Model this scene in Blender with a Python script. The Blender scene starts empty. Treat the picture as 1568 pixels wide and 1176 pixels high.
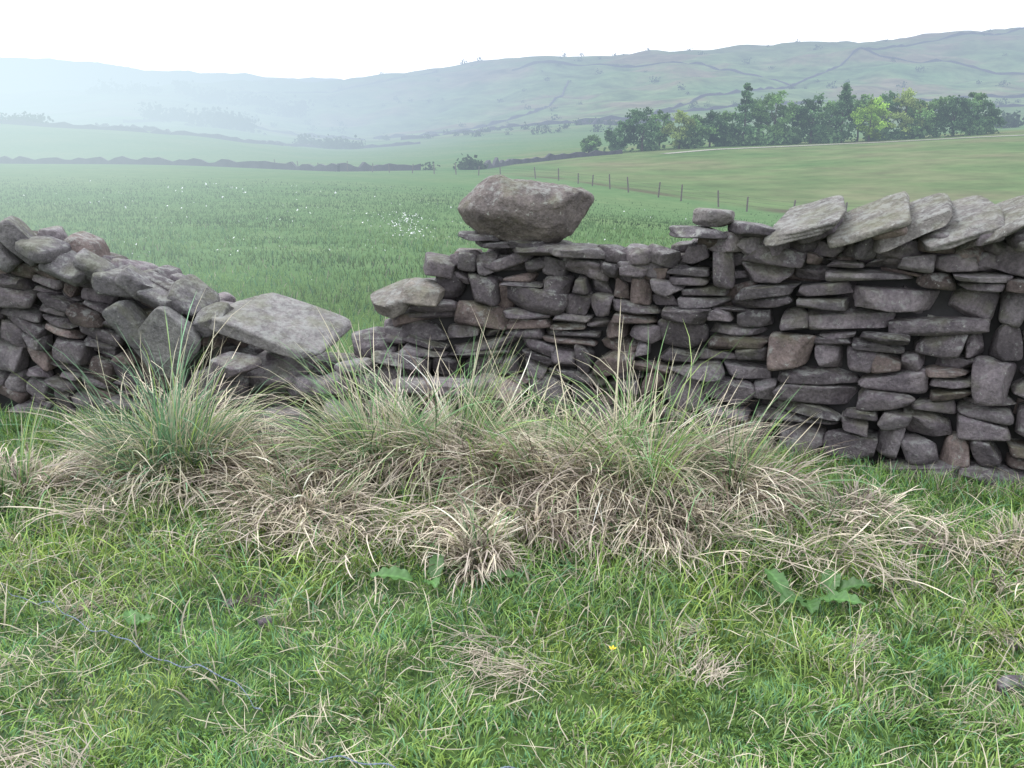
import bpy, math, numpy as np
from mathutils import Euler, Vector
rng = np.random.default_rng(7)
scene = bpy.context.scene
scene.view_settings.view_transform = 'Standard'
scene.view_settings.look = 'None'
scene.view_settings.exposure = 0

# ------------------------------------------------------------------ helpers
def link(o, parent=None):
    scene.collection.objects.link(o)
    if parent: o.parent = parent
    return o
def empty(name):
    o = bpy.data.objects.new(name, None); o.empty_display_size = .2
    return link(o)
def mk(name, V, faces, mat, col=None, smooth=True, parent=None):
    V = np.asarray(V, dtype=np.float32)
    me = bpy.data.meshes.new(name)
    me.vertices.add(len(V)); me.vertices.foreach_set('co', V.ravel())
    lv = np.concatenate([np.asarray(f).ravel() for f in faces]).astype(np.int32)
    tot = np.concatenate([np.full(len(f), np.asarray(f).shape[1]) for f in faces])
    st = np.concatenate([[0], np.cumsum(tot)[:-1]]).astype(np.int32)
    me.loops.add(len(lv)); me.loops.foreach_set('vertex_index', lv)
    me.polygons.add(len(tot)); me.polygons.foreach_set('loop_start', st)
    me.polygons.foreach_set('use_smooth', np.full(len(tot), smooth, dtype=bool))
    me.update(calc_edges=True)
    if col is not None:
        a = me.color_attributes.new('tint', 'FLOAT_COLOR', 'POINT')
        c = np.ones((len(V), 4), dtype=np.float32); c[:, :3] = col
        a.data.foreach_set('color', c.ravel())
    me.materials.append(mat)
    return link(bpy.data.objects.new(name, me), parent)

class SN:
    """smooth pseudo noise, about -1..1"""
    def __init__(s, seed, scale, dim=2, n=9):
        r = np.random.default_rng(seed)
        s.k = r.normal(size=(n, dim)) * (2*np.pi/scale) * .6
        s.p = r.uniform(0, 6.28, n); s.n = n
    def __call__(s, P):
        return np.sin(np.asarray(P) @ s.k.T + s.p).sum(-1) / math.sqrt(s.n*.5) * .6

# ------------------------------------------------------------------ materials
def nodes(name):
    m = bpy.data.materials.new(name); m.use_nodes = True
    m.cycles.emission_sampling = 'NONE'
    nt = m.node_tree; nt.nodes.clear()
    return m, nt, nt.nodes.new
def lk(nt, a, b): nt.links.new(a, b)

# aerial haze painted onto surfaces as emission, set by distance and bearing
hz = bpy.data.node_groups.new('painted_haze_veil', 'ShaderNodeTree')
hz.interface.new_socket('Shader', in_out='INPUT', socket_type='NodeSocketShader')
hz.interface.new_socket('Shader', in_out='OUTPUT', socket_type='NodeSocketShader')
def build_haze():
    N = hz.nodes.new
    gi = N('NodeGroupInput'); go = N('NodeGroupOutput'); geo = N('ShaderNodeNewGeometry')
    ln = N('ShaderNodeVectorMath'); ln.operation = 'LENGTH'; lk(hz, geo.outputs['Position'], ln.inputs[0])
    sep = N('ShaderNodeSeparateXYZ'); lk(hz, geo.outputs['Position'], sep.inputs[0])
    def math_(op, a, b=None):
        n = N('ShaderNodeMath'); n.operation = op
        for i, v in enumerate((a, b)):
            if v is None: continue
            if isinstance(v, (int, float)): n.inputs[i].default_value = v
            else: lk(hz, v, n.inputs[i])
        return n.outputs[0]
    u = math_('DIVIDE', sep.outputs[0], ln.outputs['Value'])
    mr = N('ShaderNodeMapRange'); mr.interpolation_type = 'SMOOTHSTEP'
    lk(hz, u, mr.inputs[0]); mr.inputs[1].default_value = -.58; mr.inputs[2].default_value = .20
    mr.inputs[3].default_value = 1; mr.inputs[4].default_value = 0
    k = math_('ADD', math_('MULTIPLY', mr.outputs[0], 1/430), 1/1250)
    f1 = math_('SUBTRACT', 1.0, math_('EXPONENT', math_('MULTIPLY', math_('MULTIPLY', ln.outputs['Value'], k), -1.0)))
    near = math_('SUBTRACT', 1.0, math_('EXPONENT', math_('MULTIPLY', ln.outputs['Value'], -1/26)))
    f2 = math_('MULTIPLY', near, math_('ADD', math_('MULTIPLY', mr.outputs[0], .27), .11))  # lens veil painted over nearer ground too, stronger to the left
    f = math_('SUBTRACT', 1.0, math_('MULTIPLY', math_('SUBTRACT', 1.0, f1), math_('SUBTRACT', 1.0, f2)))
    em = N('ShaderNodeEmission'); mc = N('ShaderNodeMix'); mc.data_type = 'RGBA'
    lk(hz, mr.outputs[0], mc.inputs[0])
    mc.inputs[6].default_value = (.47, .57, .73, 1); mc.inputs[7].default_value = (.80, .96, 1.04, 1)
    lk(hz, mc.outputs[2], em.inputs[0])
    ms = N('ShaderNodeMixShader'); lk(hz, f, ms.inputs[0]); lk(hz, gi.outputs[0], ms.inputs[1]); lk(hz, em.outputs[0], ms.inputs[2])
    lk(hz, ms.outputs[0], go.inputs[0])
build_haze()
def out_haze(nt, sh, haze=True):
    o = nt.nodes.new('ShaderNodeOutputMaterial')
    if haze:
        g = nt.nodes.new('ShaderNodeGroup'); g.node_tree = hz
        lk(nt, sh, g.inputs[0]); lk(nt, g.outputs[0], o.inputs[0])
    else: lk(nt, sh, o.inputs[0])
def noise(nt, scale, detail=4, rough=.6, vec=None):
    n = nt.nodes.new('ShaderNodeTexNoise'); n.inputs['Scale'].default_value = scale
    n.inputs['Detail'].default_value = detail; n.inputs['Roughness'].default_value = rough
    if vec is not None: lk(nt, vec, n.inputs['Vector'])
    return n.outputs[0]
def ramp(nt, fac, stops):
    r = nt.nodes.new('ShaderNodeValToRGB'); lk(nt, fac, r.inputs[0])
    e = r.color_ramp.elements
    while len(e) < len(stops): e.new(.5)
    for el, (p, c) in zip(e, stops):
        el.position = p; el.color = (*c, 1) if len(c) == 3 else c
    return r.outputs[0]
def mixc(nt, f, a, b, mode='MIX'):
    m = nt.nodes.new('ShaderNodeMix'); m.data_type = 'RGBA'; m.blend_type = mode
    for i, v in ((0, f), (6, a), (7, b)):
        if isinstance(v, (int, float)): m.inputs[i].default_value = v
        elif isinstance(v, tuple): m.inputs[i].default_value = (*v, 1)
        else: lk(nt, v, m.inputs[i])
    return m.outputs[2]

def leaf_mat(name, haze=False, trans=.3, gloss=0):
    m, nt, N = nodes(name)
    a = N('ShaderNodeAttribute'); a.attribute_name = 'tint'
    p = N('ShaderNodeBsdfDiffuse'); lk(nt, a.outputs['Color'], p.inputs[0])
    t = N('ShaderNodeBsdfTranslucent'); lk(nt, a.outputs['Color'], t.inputs[0])
    ms = N('ShaderNodeMixShader'); ms.inputs[0].default_value = trans
    lk(nt, p.outputs[0], ms.inputs[1]); lk(nt, t.outputs[0], ms.inputs[2])
    sh = ms.outputs[0]
    if gloss:
        g = N('ShaderNodeBsdfGlossy'); g.inputs['Roughness'].default_value = .45
        m2 = N('ShaderNodeMixShader'); m2.inputs[0].default_value = gloss
        lk(nt, sh, m2.inputs[1]); lk(nt, g.outputs[0], m2.inputs[2]); sh = m2.outputs[0]
    out_haze(nt, sh, haze); return m
M_grass = leaf_mat('grass_blade', False, .25, .04)
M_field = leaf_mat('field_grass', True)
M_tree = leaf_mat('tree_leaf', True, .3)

def stone_mat():
    m, nt, N = nodes('gritstone')
    a = N('ShaderNodeAttribute'); a.attribute_name = 'tint'
    geo = N('ShaderNodeNewGeometry'); pos = geo.outputs['Position']
    n1 = noise(nt, 9, 5, .65, pos); n2 = noise(nt, 60, 5, .7, pos); n3 = noise(nt, 22, 5, .7, pos)
    n4 = noise(nt, 5, 3, .6, pos); n5 = noise(nt, 38, 4, .65, pos)
    c = mixc(nt, 1.0, a.outputs['Color'], ramp(nt, n1, [(.3, (.55, .53, .56)), (.7, (1.3, 1.27, 1.25))]), 'MULTIPLY')
    c = mixc(nt, 1.0, c, ramp(nt, n2, [(.3, (.6, .6, .6)), (.7, (1.35, 1.35, 1.35))]), 'MULTIPLY')
    sep = N('ShaderNodeSeparateXYZ'); lk(nt, geo.outputs['Normal'], sep.inputs[0])
    up = N('ShaderNodeMapRange'); lk(nt, sep.outputs[2], up.inputs[0]); up.inputs[1].default_value = -.2; up.inputs[2].default_value = .9
    up.inputs[3].default_value = -.04; up.inputs[4].default_value = .13
    ad = N('ShaderNodeMath'); ad.operation = 'ADD'; lk(nt, n3, ad.inputs[0]); lk(nt, up.outputs[0], ad.inputs[1])
    c = mixc(nt, ramp(nt, ad.outputs[0], [(.59, (0, 0, 0)), (.72, (.65, .65, .65))]), c, (.29, .30, .28))
    c = mixc(nt, ramp(nt, n5, [(.66, (0, 0, 0)), (.70, (.7, .7, .7))]), c, (.36, .37, .34))
    ad2 = N('ShaderNodeMath'); ad2.operation = 'ADD'; lk(nt, n4, ad2.inputs[0]); lk(nt, up.outputs[0], ad2.inputs[1])
    c = mixc(nt, ramp(nt, ad2.outputs[0], [(.58, (0, 0, 0)), (.76, (.4, .4, .4))]), c, (.12, .13, .06))
    p = N('ShaderNodeBsdfPrincipled'); p.inputs['Roughness'].default_value = .8; p.inputs['Specular IOR Level'].default_value = .4
    lk(nt, c, p.inputs['Base Color'])
    b1 = N('ShaderNodeBump'); b1.inputs['Strength'].default_value = .85; b1.inputs['Distance'].default_value = .028; lk(nt, n3, b1.inputs['Height'])
    b2 = N('ShaderNodeBump'); b2.inputs['Strength'].default_value = .6; b2.inputs['Distance'].default_value = .006
    lk(nt, n2, b2.inputs['Height']); lk(nt, b1.outputs[0], b2.inputs['Normal']); lk(nt, b2.outputs[0], p.inputs['Normal'])
    out_haze(nt, p.outputs[0], False); return m
M_stone = stone_mat()

def plain(name, color, rough=.8, haze=False, nscale=20, var=.35):
    m, nt, N = nodes(name)
    geo = N('ShaderNodeNewGeometry'); n = noise(nt, nscale, 4, .6, geo.outputs['Position'])
    c = ramp(nt, n, [(.3, tuple(v*(1-var) for v in color)), (.7, tuple(min(1, v*(1+var)) for v in color))])
    p = N('ShaderNodeBsdfPrincipled'); p.inputs['Roughness'].default_value = rough; lk(nt, c, p.inputs['Base Color'])
    out_haze(nt, p.outputs[0], haze); return m
M_shade_core = plain('gap_shade_core', (.02, .019, .02))  # near black, so shade in the gaps is put into the colour
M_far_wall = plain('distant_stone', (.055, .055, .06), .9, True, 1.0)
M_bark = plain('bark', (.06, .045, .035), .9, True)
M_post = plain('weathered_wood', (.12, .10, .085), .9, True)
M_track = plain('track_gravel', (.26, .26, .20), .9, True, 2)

# ------------------------------------------------------------------ terrain
U = np.array([-2.2, -.9, -.556, -.372, -.187, 0, .182, .366, .556, .9, 2.2])
T = [
 (0,    [0]*11),
 (8,    [0, 0, 0, 0, 0, -.02, -.05, -.06, -.05, 0, 0]),
 (25,   [-.2, -.2, -.22, -.25, -.3, -.45, -.8, -.95, -.9, -.8, -.6]),
 (50,   [-.4, -.4, -.5, -.6, -.8, -1.3, -2.2, -2.6, -2.4, -2.0, -1.5]),
 (100,  [-.5, -.7, -.95, -1.1, -1.8, -1.8, -1.6, -.7, .3, 1.5, 3]),
 (150,  [-.5, -1.2, -1.8, -2.2, -2.8, -1.6, .3, 1.3, 2.9, 5, 8]),
 (300,  [12, 10, 7.0, 3.8, -2.4, -.3, 1.8, 2.9, 5.2, 10, 18]),
 (500,  [20, 14, 7.2, 7.4, -.5, 5.5, 7.6, 9.6, 13.5, 22, 40]),
 (900,  [60, 48, 36, 42, 20, 35, 45, 51, 58, 80, 110]),
 (1300, [110, 85, 59, 72, 82, 104, 117, 129, 146, 170, 200]),
 (1450, [130, 95, 62, 74, 83, 104, 118, 130, 147, 172, 200]),
 (2600, [260, 240, 214, 182, 148, 130, 120, 125, 140, 170, 190]),
 (3600, [240, 230, 210, 185, 145, 120, 110, 115, 120, 150, 170]),
 (6000, [0]*11)]
TY = np.array([r[0] for r in T], float); TZ = np.array([r[1] for r in T], float)
LY = np.log(TY + 12)
def cubic1(xs, X, Zrows):
    d = np.diff(Zrows, axis=0) / np.diff(X)[:, None]
    m = np.zeros_like(Zrows); m[0] = d[0]; m[-1] = d[-1]
    h = np.diff(X)
    m[1:-1] = (d[:-1]*h[1:, None] + d[1:]*h[:-1, None]) / (h[1:]+h[:-1])[:, None]
    i = np.clip(np.searchsorted(X, xs) - 1, 0, len(X)-2)
    t = np.clip((xs - X[i]) / (X[i+1]-X[i]), 0, 1)[:, None]; hh = (X[i+1]-X[i])[:, None]
    return ((2*t**3-3*t**2+1)*Zrows[i] + (t**3-2*t**2+t)*hh*m[i] + (-2*t**3+3*t**2)*Zrows[i+1] + (t**3-t**2)*hh*m[i+1])
nb1 = SN(1, 1.1); nb2 = SN(2, .35); nb3 = SN(3, 220); nb4 = SN(4, 70); nb5 = SN(5, 25)
def ground(x, y):
    x = np.atleast_1d(np.asarray(x, float)); y = np.atleast_1d(np.asarray(y, float))
    yy = np.maximum(y, 0)
    u = np.clip(x/np.maximum(yy, 8), -2.2, 2.2)
    R = cubic1(np.log(yy+12), LY, TZ)
    i = np.clip(np.searchsorted(U, u)-1, 0, len(U)-2)
    t = (u-U[i])/(U[i+1]-U[i])
    n = np.arange(len(u))
    sl = np.zeros_like(R); sl[:, 1:-1] = (R[:, 2:]-R[:, :-2])/(U[2:]-U[:-2])
    h = U[i+1]-U[i]
    z = ((2*t**3-3*t**2+1)*R[n, i] + (t**3-2*t**2+t)*h*sl[n, i] + (-2*t**3+3*t**2)*R[n, i+1] + (t**3-t**2)*h*sl[n, i+1])
    P = np.stack([x, y], 1)
    z += (.022*nb1(P) + .009*nb2(P)) * np.clip(1.5-yy/30, 0, 1)
    z += .35*nb5(P)*np.clip((yy-120)/200, 0, 1) + 5.0*nb3(P)*np.clip((yy-450)/500, 0, 1) + 2.4*nb4(P)*np.clip((yy-450)/500, 0, 1)
    return z

def terrain_mat():
    m, nt, N = nodes('pasture')
    geo = N('ShaderNodeNewGeometry'); pos = geo.outputs['Position']
    sep = N('ShaderNodeSeparateXYZ'); lk(nt, pos, sep.inputs[0])
    def mr(v, a, b, c=0, d=1):
        n = N('ShaderNodeMapRange'); n.interpolation_type = 'SMOOTHSTEP'; lk(nt, v, n.inputs[0])
        for i, q in enumerate((a, b, c, d)): n.inputs[i+1].default_value = q
        return n.outputs[0]
    nfine = noise(nt, 14, 5, .7, pos); nmed = noise(nt, .8, 5, .65, pos); nbig = noise(nt, .05, 4, .6, pos); nhill = noise(nt, .009, 5, .6, pos)
    nh2 = noise(nt, .035, 6, .7, pos); nh3 = noise(nt, .25, 5, .7, pos)
    near = ramp(nt, nfine, [(.3, (.045, .08, .022)), (.7, (.10, .165, .045))])
    field = ramp(nt, nmed, [(.25, (.075, .135, .052)), (.55, (.10, .17, .068)), (.8, (.135, .19, .085))])
    field = mixc(nt, 1.0, field, ramp(nt, nfine, [(.2, (.7, .7, .7)), (.8, (1.3, 1.3, 1.3))]), 'MULTIPLY')
    field = mixc(nt, 1.0, field, ramp(nt, nbig, [(.3, (.85, .95, .9)), (.7, (1.2, 1.05, 1.1))]), 'MULTIPLY')
    c = mixc(nt, mr(sep.outputs[1], 6, 14), near, field)
    at = N('ShaderNodeAttribute'); at.attribute_name = 'tint'
    sc = N('ShaderNodeSeparateColor'); lk(nt, at.outputs['Color'], sc.inputs[0])
    gr = ramp(nt, nbig, [(.35, (.085, .14, .052)), (.5, (.115, .155, .065)), (.68, (.155, .155, .085))])
    gr = mixc(nt, 1.0, gr, ramp(nt, nh3, [(.3, (.75, .75, .75)), (.7, (1.25, 1.25, 1.25))]), 'MULTIPLY')
    c = mixc(nt, sc.outputs[0], c, gr)
    c = mixc(nt, sc.outputs[1], c, (.085, .065, .045))
    hill = ramp(nt, nhill, [(.3, (.095, .17, .065)), (.50, (.125, .18, .075)), (.60, (.16, .15, .09)), (.78, (.12, .11, .08))])
    hill = mixc(nt, 1.0, hill, ramp(nt, nh2, [(.3, (.45, .47, .45)), (.7, (1.55, 1.5, 1.5))]), 'MULTIPLY')
    c = mixc(nt, mr(sep.outputs[1], 350, 700), c, hill)
    c = mixc(nt, mr(sep.outputs[2], 70, 135, 0, .4), c, (.14, .12, .10))
    p = N('ShaderNodeBsdfDiffuse'); lk(nt, c, p.inputs[0])
    b = N('ShaderNodeBump'); b.inputs['Strength'].default_value = .5; b.inputs['Distance'].default_value = .03
    lk(nt, nfine, b.inputs['Height']); lk(nt, b.outputs[0], p.inputs['Normal'])
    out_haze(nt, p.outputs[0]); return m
ys = np.concatenate([np.linspace(-12, 1, 20, endpoint=False), np.linspace(1, 7, 110, endpoint=False), 7*np.exp(np.linspace(0, math.log(5500/7), 360))])
ss = np.linspace(-1, 1, 361); ss = np.sign(ss)*np.abs(ss)**1.3
YY, SS = np.meshgrid(ys, ss, indexing='ij')
XX = SS*(np.maximum(YY, 0)*1.5+12)
ZZ = ground(XX.ravel(), YY.ravel())
nr, nc = YY.shape
idx = np.arange(nr*nc).reshape(nr, nc)
F = np.stack([idx[:-1, :-1], idx[:-1, 1:], idx[1:, 1:], idx[1:, :-1]], -1).reshape(-1, 4)
stream = np.array([(-16, 103), (-5, 92), (4, 82), (9, 68), (15.3, 52), (23, 44), (34, 38), (60, 30)], float)
def stream_y(x): return np.interp(x, stream[:, 0], stream[:, 1])
Xf, Yf = XX.ravel(), YY.ravel()
gz = np.clip((Yf-stream_y(Xf))/4, 0, 1)*np.clip((Xf+6)/12, 0, 1)*np.clip((260-Yf)/80, 0, 1)
bank = np.exp(-((Yf-stream_y(Xf)-3)/1.8)**2)*np.clip((Xf+2)/6, 0, 1)*np.clip(.6+SN(31, 9)(np.stack([Xf, Yf], 1)), 0, 1)
colT = np.stack([gz, bank, 0*gz], 1)
mk('ground', np.stack([Xf, Yf, ZZ], 1), [F], terrain_mat(), colT)

# ------------------------------------------------------------------ stones
def cube_sphere(n):
    g = np.linspace(-1, 1, n+1); vid = {}; V = []; Fq = []
    def vv(p):
        k = tuple(np.round(p, 5))
        if k not in vid: vid[k] = len(V); V.append(p)
        return vid[k]
    for ax in range(3):
        for s in (-1, 1):
            for i in range(n):
                for j in range(n):
                    q = []
                    for a, b in ((i, j), (i+1, j), (i+1, j+1), (i, j+1)):
                        p = [0, 0, 0]; p[ax] = s; p[(ax+1) % 3] = g[a]; p[(ax+2) % 3] = g[b]
                        q.append(vv(tuple(p)))
                    Fq.append(q if s > 0 else q[::-1])
    return np.array(V, float), np.array(Fq)
CS = {n: cube_sphere(n) for n in (5, 9, 14)}
def rock(n, r, k=5.0, cuts=5, rough=.05, lo=.52, hi=.84):
    P, Fq = CS[n]
    q = P/((np.abs(P)**k).sum(1)**(1/k))[:, None]
    for _ in range(cuts):
        nv = r.normal(size=3); nv /= np.linalg.norm(nv)
        sup = np.abs(nv).sum()
        d = sup*r.uniform(lo, hi)
        s = q@nv - d
        q = q - np.where(s > 0, s, 0)[:, None]*nv
    for sc, am in ((2.2, rough), (.9, rough*.5)):
        K = r.normal(size=(4, 3))*2.6/sc; ph = r.uniform(0, 6.28, (4, 1))
        q = q + am*np.stack([np.sin(q@K.T + p + r.uniform(0, 6)).mean(1) for p in ph[:3]], 1)*1.3
    return q, Fq
class Pile:
    def __init__(s): s.V = []; s.F = []; s.C = []; s.n = 0
    def add(s, V, Fq, c):
        s.V.append(V); s.F.append(Fq+s.n); s.n += len(V); s.C.append(np.tile(c, (len(V), 1)))
    def make(s, name, mat, parent=None):
        return mk(name, np.concatenate(s.V), [np.concatenate(s.F)], mat, np.concatenate(s.C), True, parent)
def stone_col(r, x=0):
    b = np.array([.128, .114, .122])*r.uniform(.55, 1.5)
    t = r.random()
    if t < .16: b = b*np.array([1.1, 1.0, .86])
    elif t < .38: b = b*np.array([.97, 1.0, .98])*1.25
    return b
def placed(pile, dims, loc, rot, r, n=9, k=6, cuts=7, rough=.05, col=None, **kw):
    q, Fq = rock(n, r, k, cuts, rough, **kw)
    R = np.array(Euler(rot).to_matrix())
    pile.add((q*np.array(dims)/2)@R.T+np.array(loc), Fq, stone_col(r) if col is None else np.array(col))

WX = np.array([-9, -2.86, -1.5, -.13, 1.1, 2.26, 3.6, 5.5]); WY = np.array([5.30, 5.00, 4.93, 4.80, 4.43, 3.92, 3.30, 2.40])
xs_ = np.linspace(-9, 5.5, 600); ys_ = np.interp(xs_, WX, WY)
ker = np.exp(-np.linspace(-2, 2, 41)**2); ker /= ker.sum()
ys_ = np.convolve(np.pad(ys_, 20, mode='reflect', reflect_type='odd'), ker, 'valid')
def yw(x): return np.interp(x, xs_, ys_)
def nrm(x):
    s = (yw(x+.05)-yw(x-.05))/.1
    l = np.sqrt(1+s*s); return -s/l, 1/l
PX = np.array([-9, -2.87, -2.6, -2.41, -2.05, -1.72, -1.6, -1.02, -.86, -.78, -.59, -.40, -.25, .40, .83, .90, 1.3, 1.56, 2.27, 5.5])
PZ = np.array([1.12, 1.06, 1.01, .92, .80, .70, .42, .34, .36, .53, .71, .92, 1.01, .99, .98, 1.12, 1.13, 1.15, 1.16, 1.2])
def top(x): return np.interp(x, PX, PZ)

wall = empty('dry_stone_wall')
bnoise = [SN(100+i, .75, 1) for i in range(40)]
def row_z(k, x, h):
    sh = .30*np.clip(-1.6-x, 0, 1.5)-.03*np.sin(x*1.7) 
    return k*h - .30 + .034*bnoise[k](np.array([[x]]))[0] + sh
def face(side, n, seed):
    r = np.random.default_rng(seed); pile = Pile()
    h = .100; K = 21; occ = {k: [] for k in range(K+3)}
    for k in range(0, K):
        x = -8.8 if side else -7.0
        xe = 5.3
        while x < xe:
            blk = [o for o in occ[k] if o[0]-.03 <= x < o[1]]
            if blk: x = blk[0][1]; continue
            w = r.choice([r.uniform(.08, .15), r.uniform(.15, .25), r.uniform(.25, .40)], p=[.30, .47, .23])
            nxt = [o[0] for o in occ[k] if o[0] > x]
            lim = min(nxt) if nxt else 99
            if x+w > lim-.06: w = lim-x
            x0, x1 = x, x+w; x = x1
            xc = (x0+x1)/2; kk = 1
            if .12 < w < .26 and r.random() < .20: kk = 2; occ[k+1].append((x0, x1))
            b0, b1 = row_z(k, x0, h), row_z(k, x1, h); t0, t1 = row_z(k+kk, x0, h), row_z(k+kk, x1, h)
            zc = (b0+b1+t0+t1)/4
            tp = float(top(xc))
            if zc > tp-.01 or zc < -.12: continue
            subs = [(0, 1)]
            if kk == 1 and w > .13 and r.random() < .40:
                s = r.uniform(.36, .64); subs = [(0, s), (s, 1)]
            elif kk == 2 and r.random() < .25:
                s = r.uniform(.3, .7); subs = [(0, s), (s, 1)]
            for (sa, sb) in subs:
                j = lambda a=.012: r.uniform(-a, a)
                zj = .014 if kk == 2 or len(subs) == 1 else .007
                c00 = np.array([x0+j(.016), b0+(t0-b0)*sa+j(zj)]); c10 = np.array([x1+j(.016), b1+(t1-b1)*sa+j(zj)])
                c01 = np.array([x0+j(.035), b0+(t0-b0)*sb+j(zj)]); c11 = np.array([x1+j(.035), b1+(t1-b1)*sb+j(zj)])
                q, Fq = rock(n, r, r.uniform(5, 12), r.integers(6, 12), .055)
                a = (q[:, 0]*1.0+1)/2; b = (q[:, 2]*1.02+1)/2
                S = ((1-a)*(1-b))[:, None]*c00+(a*(1-b))[:, None]*c10+((1-a)*b)[:, None]*c01+(a*b)[:, None]*c11
                S[:, 1] += (S[:, 0]-xc)*r.normal(0, .07)
                dep = r.uniform(.16, .26); off = r.normal(0, .030)
                d = off+dep/2+q[:, 1]*dep/2 + .10*S[:, 1]
                if side: d = .52-d
                d = d+(S[:, 0]-xc)*r.normal(0, .20)+(S[:, 1]-zc)*r.normal(0, .2)
                nx, ny = nrm(xc)
                yb = np.array(yw(S[:, 0]))
                V = np.stack([S[:, 0]+nx*d, yb+ny*d, S[:, 1]], 1)
                pile.add(V, Fq if not side else Fq[:, ::-1], stone_col(r, xc)*(1.1 if xc < -1.6 else 1))  # left stretch tinted lighter, painting in the haze veil there
    return pile
face(0, 9, 14).make('front_stones', M_stone, wall)
face(1, 5, 12).make('back_stones', M_stone, wall)
cx = np.linspace(-8.8, 5.2, 260); V = []
for x in cx:
    nx, ny = nrm(x); tz = float(min(top(x-.06), top(x+.06), top(x)))-.08
    for d, z in ((.13, -.1), (.13+.1*tz, tz), (.40-.1*tz, tz), (.40, -.1)):
        V.append((x+nx*d, float(yw(x))+ny*d, z))
n = len(cx); Fc = []
for i in range(n-1):
    for j in range(4):
        a = i*4+j; b = i*4+(j+1) % 4; Fc.append((a, b, b+4, a+4))
mk('shade_dark_heart', V, [np.array(Fc)], M_shade_core, None, False, wall)  # dark fill behind the face stones, painted as the shade between them

r = np.random.default_rng(5); cap = Pile()
for x in np.arange(-8.5, 5.2, .11):
    nx, ny = nrm(x)
    for d in (.2, .34):
        z = float(min(top(x), top(x+.05), top(x-.05)))-.05
        placed(cap, (r.uniform(.13, .26), r.uniform(.14, .2), r.uniform(.06, .12)), (x+nx*d+r.uniform(-.03, .03), float(yw(x))+ny*d, z+r.uniform(-.02, .02)),
               (r.normal(0, .15), r.normal(0, .18), r.uniform(-.5, .5)), r)
cap.make('top_fill', M_stone, wall)

r = np.random.default_rng(23); cop = Pile()
pale = np.array([.215, .208, .20])
x = 1.38; i = 0
while x < 5.0:
    nx, ny = nrm(x)
    L = r.uniform(.34, .42); th = r.uniform(.045, .07)
    R1 = Euler((r.uniform(.18, .30), -r.uniform(.34, .46)-(0 if i else -.06), -math.atan2(nx, ny)+r.normal(0, .13)), 'XYZ')
    placed(cop, (L, r.uniform(.38, .5), th), (x+nx*.20, float(yw(x))+ny*.20, float(top(x))+.075+r.uniform(-.008, .008)), R1, r, 14, 10, 10, .06,
           pale*r.uniform(.6, 1.15)*np.array([1, 1, r.uniform(.88, 1)]), lo=.50, hi=.80)
    # packing stone under the raised end of each slab
    placed(cop, (.16, .3, .07), (x+.09+nx*.16, float(yw(x+.09))+ny*.16, float(top(x))+.03), (.1, -.3, r.normal(0, .3)), r, 9, 6, 7, .06)
    x += r.uniform(.155, .215) if i else .27; i += 1
def P(dims, xw, d, z, rot, col=None, n=14, k=6, cuts=8, rough=.06):
    nx, ny = nrm(xw)
    placed(cop, dims, (xw+nx*d, float(yw(xw))+ny*d, z), rot, r, n, k, cuts, rough, col)
P((.17, .2, .09), .985, .16, 1.215, (0, .05, .2), (.18, .17, .165))
P((.28, .3, .06), .93, .14, 1.135, (0, .03, .1), (.10, .092, .10))
P((.22, .25, .07), 1.17, .16, 1.16, (0, .12, .1), (.11, .10, .11))
P((.34, .34, .06), .12, .22, 1.025, (.03, .02, .1), (.12, .108, .11))
P((.22, .24, .035), -.20, .18, 1.085, (.02, .03, .3), (.10, .092, .10))
P((.20, .24, .04), -.13, .2, 1.045, (.02, .03, .3), (.10, .092, .10))
P((.38, .3, .05), .33, .17, 1.02, (.03, .05, .2), (.14, .13, .13))
P((.20, .2, .05), .04, .18, 1.05, (.02, -.02, -.3), (.06, .055, .06))
P((.16, .2, .09), .62, .18, 1.01, (.05, .0, .4))
P((.14, .2, .08), .50, .18, 1.01, (.05, .1, .4))
P((.15, .2, .10), .75, .16, 1.01, (.05, .3, .4))
P((.28, .30, .10), -.66, .10, .74, (.25, -.35, .2), (.18, .17, .15))
P((.22, .26, .08), -.50, .06, .78, (.2, .15, -.2), (.20, .185, .16))
P((.20, .24, .12), -.42, .2, .90, (.1, .25, .2))
P((.22, .2, .13), -.82, .12, .48, (.1, -.1, .2))
for i, xx in enumerate(np.arange(-3.6, -1.72, .135)):
    P((r.uniform(.20, .32), r.uniform(.2, .3), r.uniform(.08, .13)), xx, r.uniform(0, .1), float(top(xx))-r.uniform(0, .07), (r.uniform(0, .4), r.uniform(.15, .9), r.uniform(-.4, .4)),
      np.array([.145, .14, .145])*r.uniform(.7, 1.35), 9)
P((.34, .14, .36), -1.94, -.06, .50, (.25, .72, .05), (.19, .19, .185), 14, 6, 8)
P((.3, .2, .12), -2.15, -.03, .60, (.25, .9, .05), (.13, .13, .13), 14, 6, 8)
P((.28, .2, .12), -1.70, -.03, .62, (.25, -.4, .05), (.12, .115, .12), 14, 6, 8)
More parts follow.
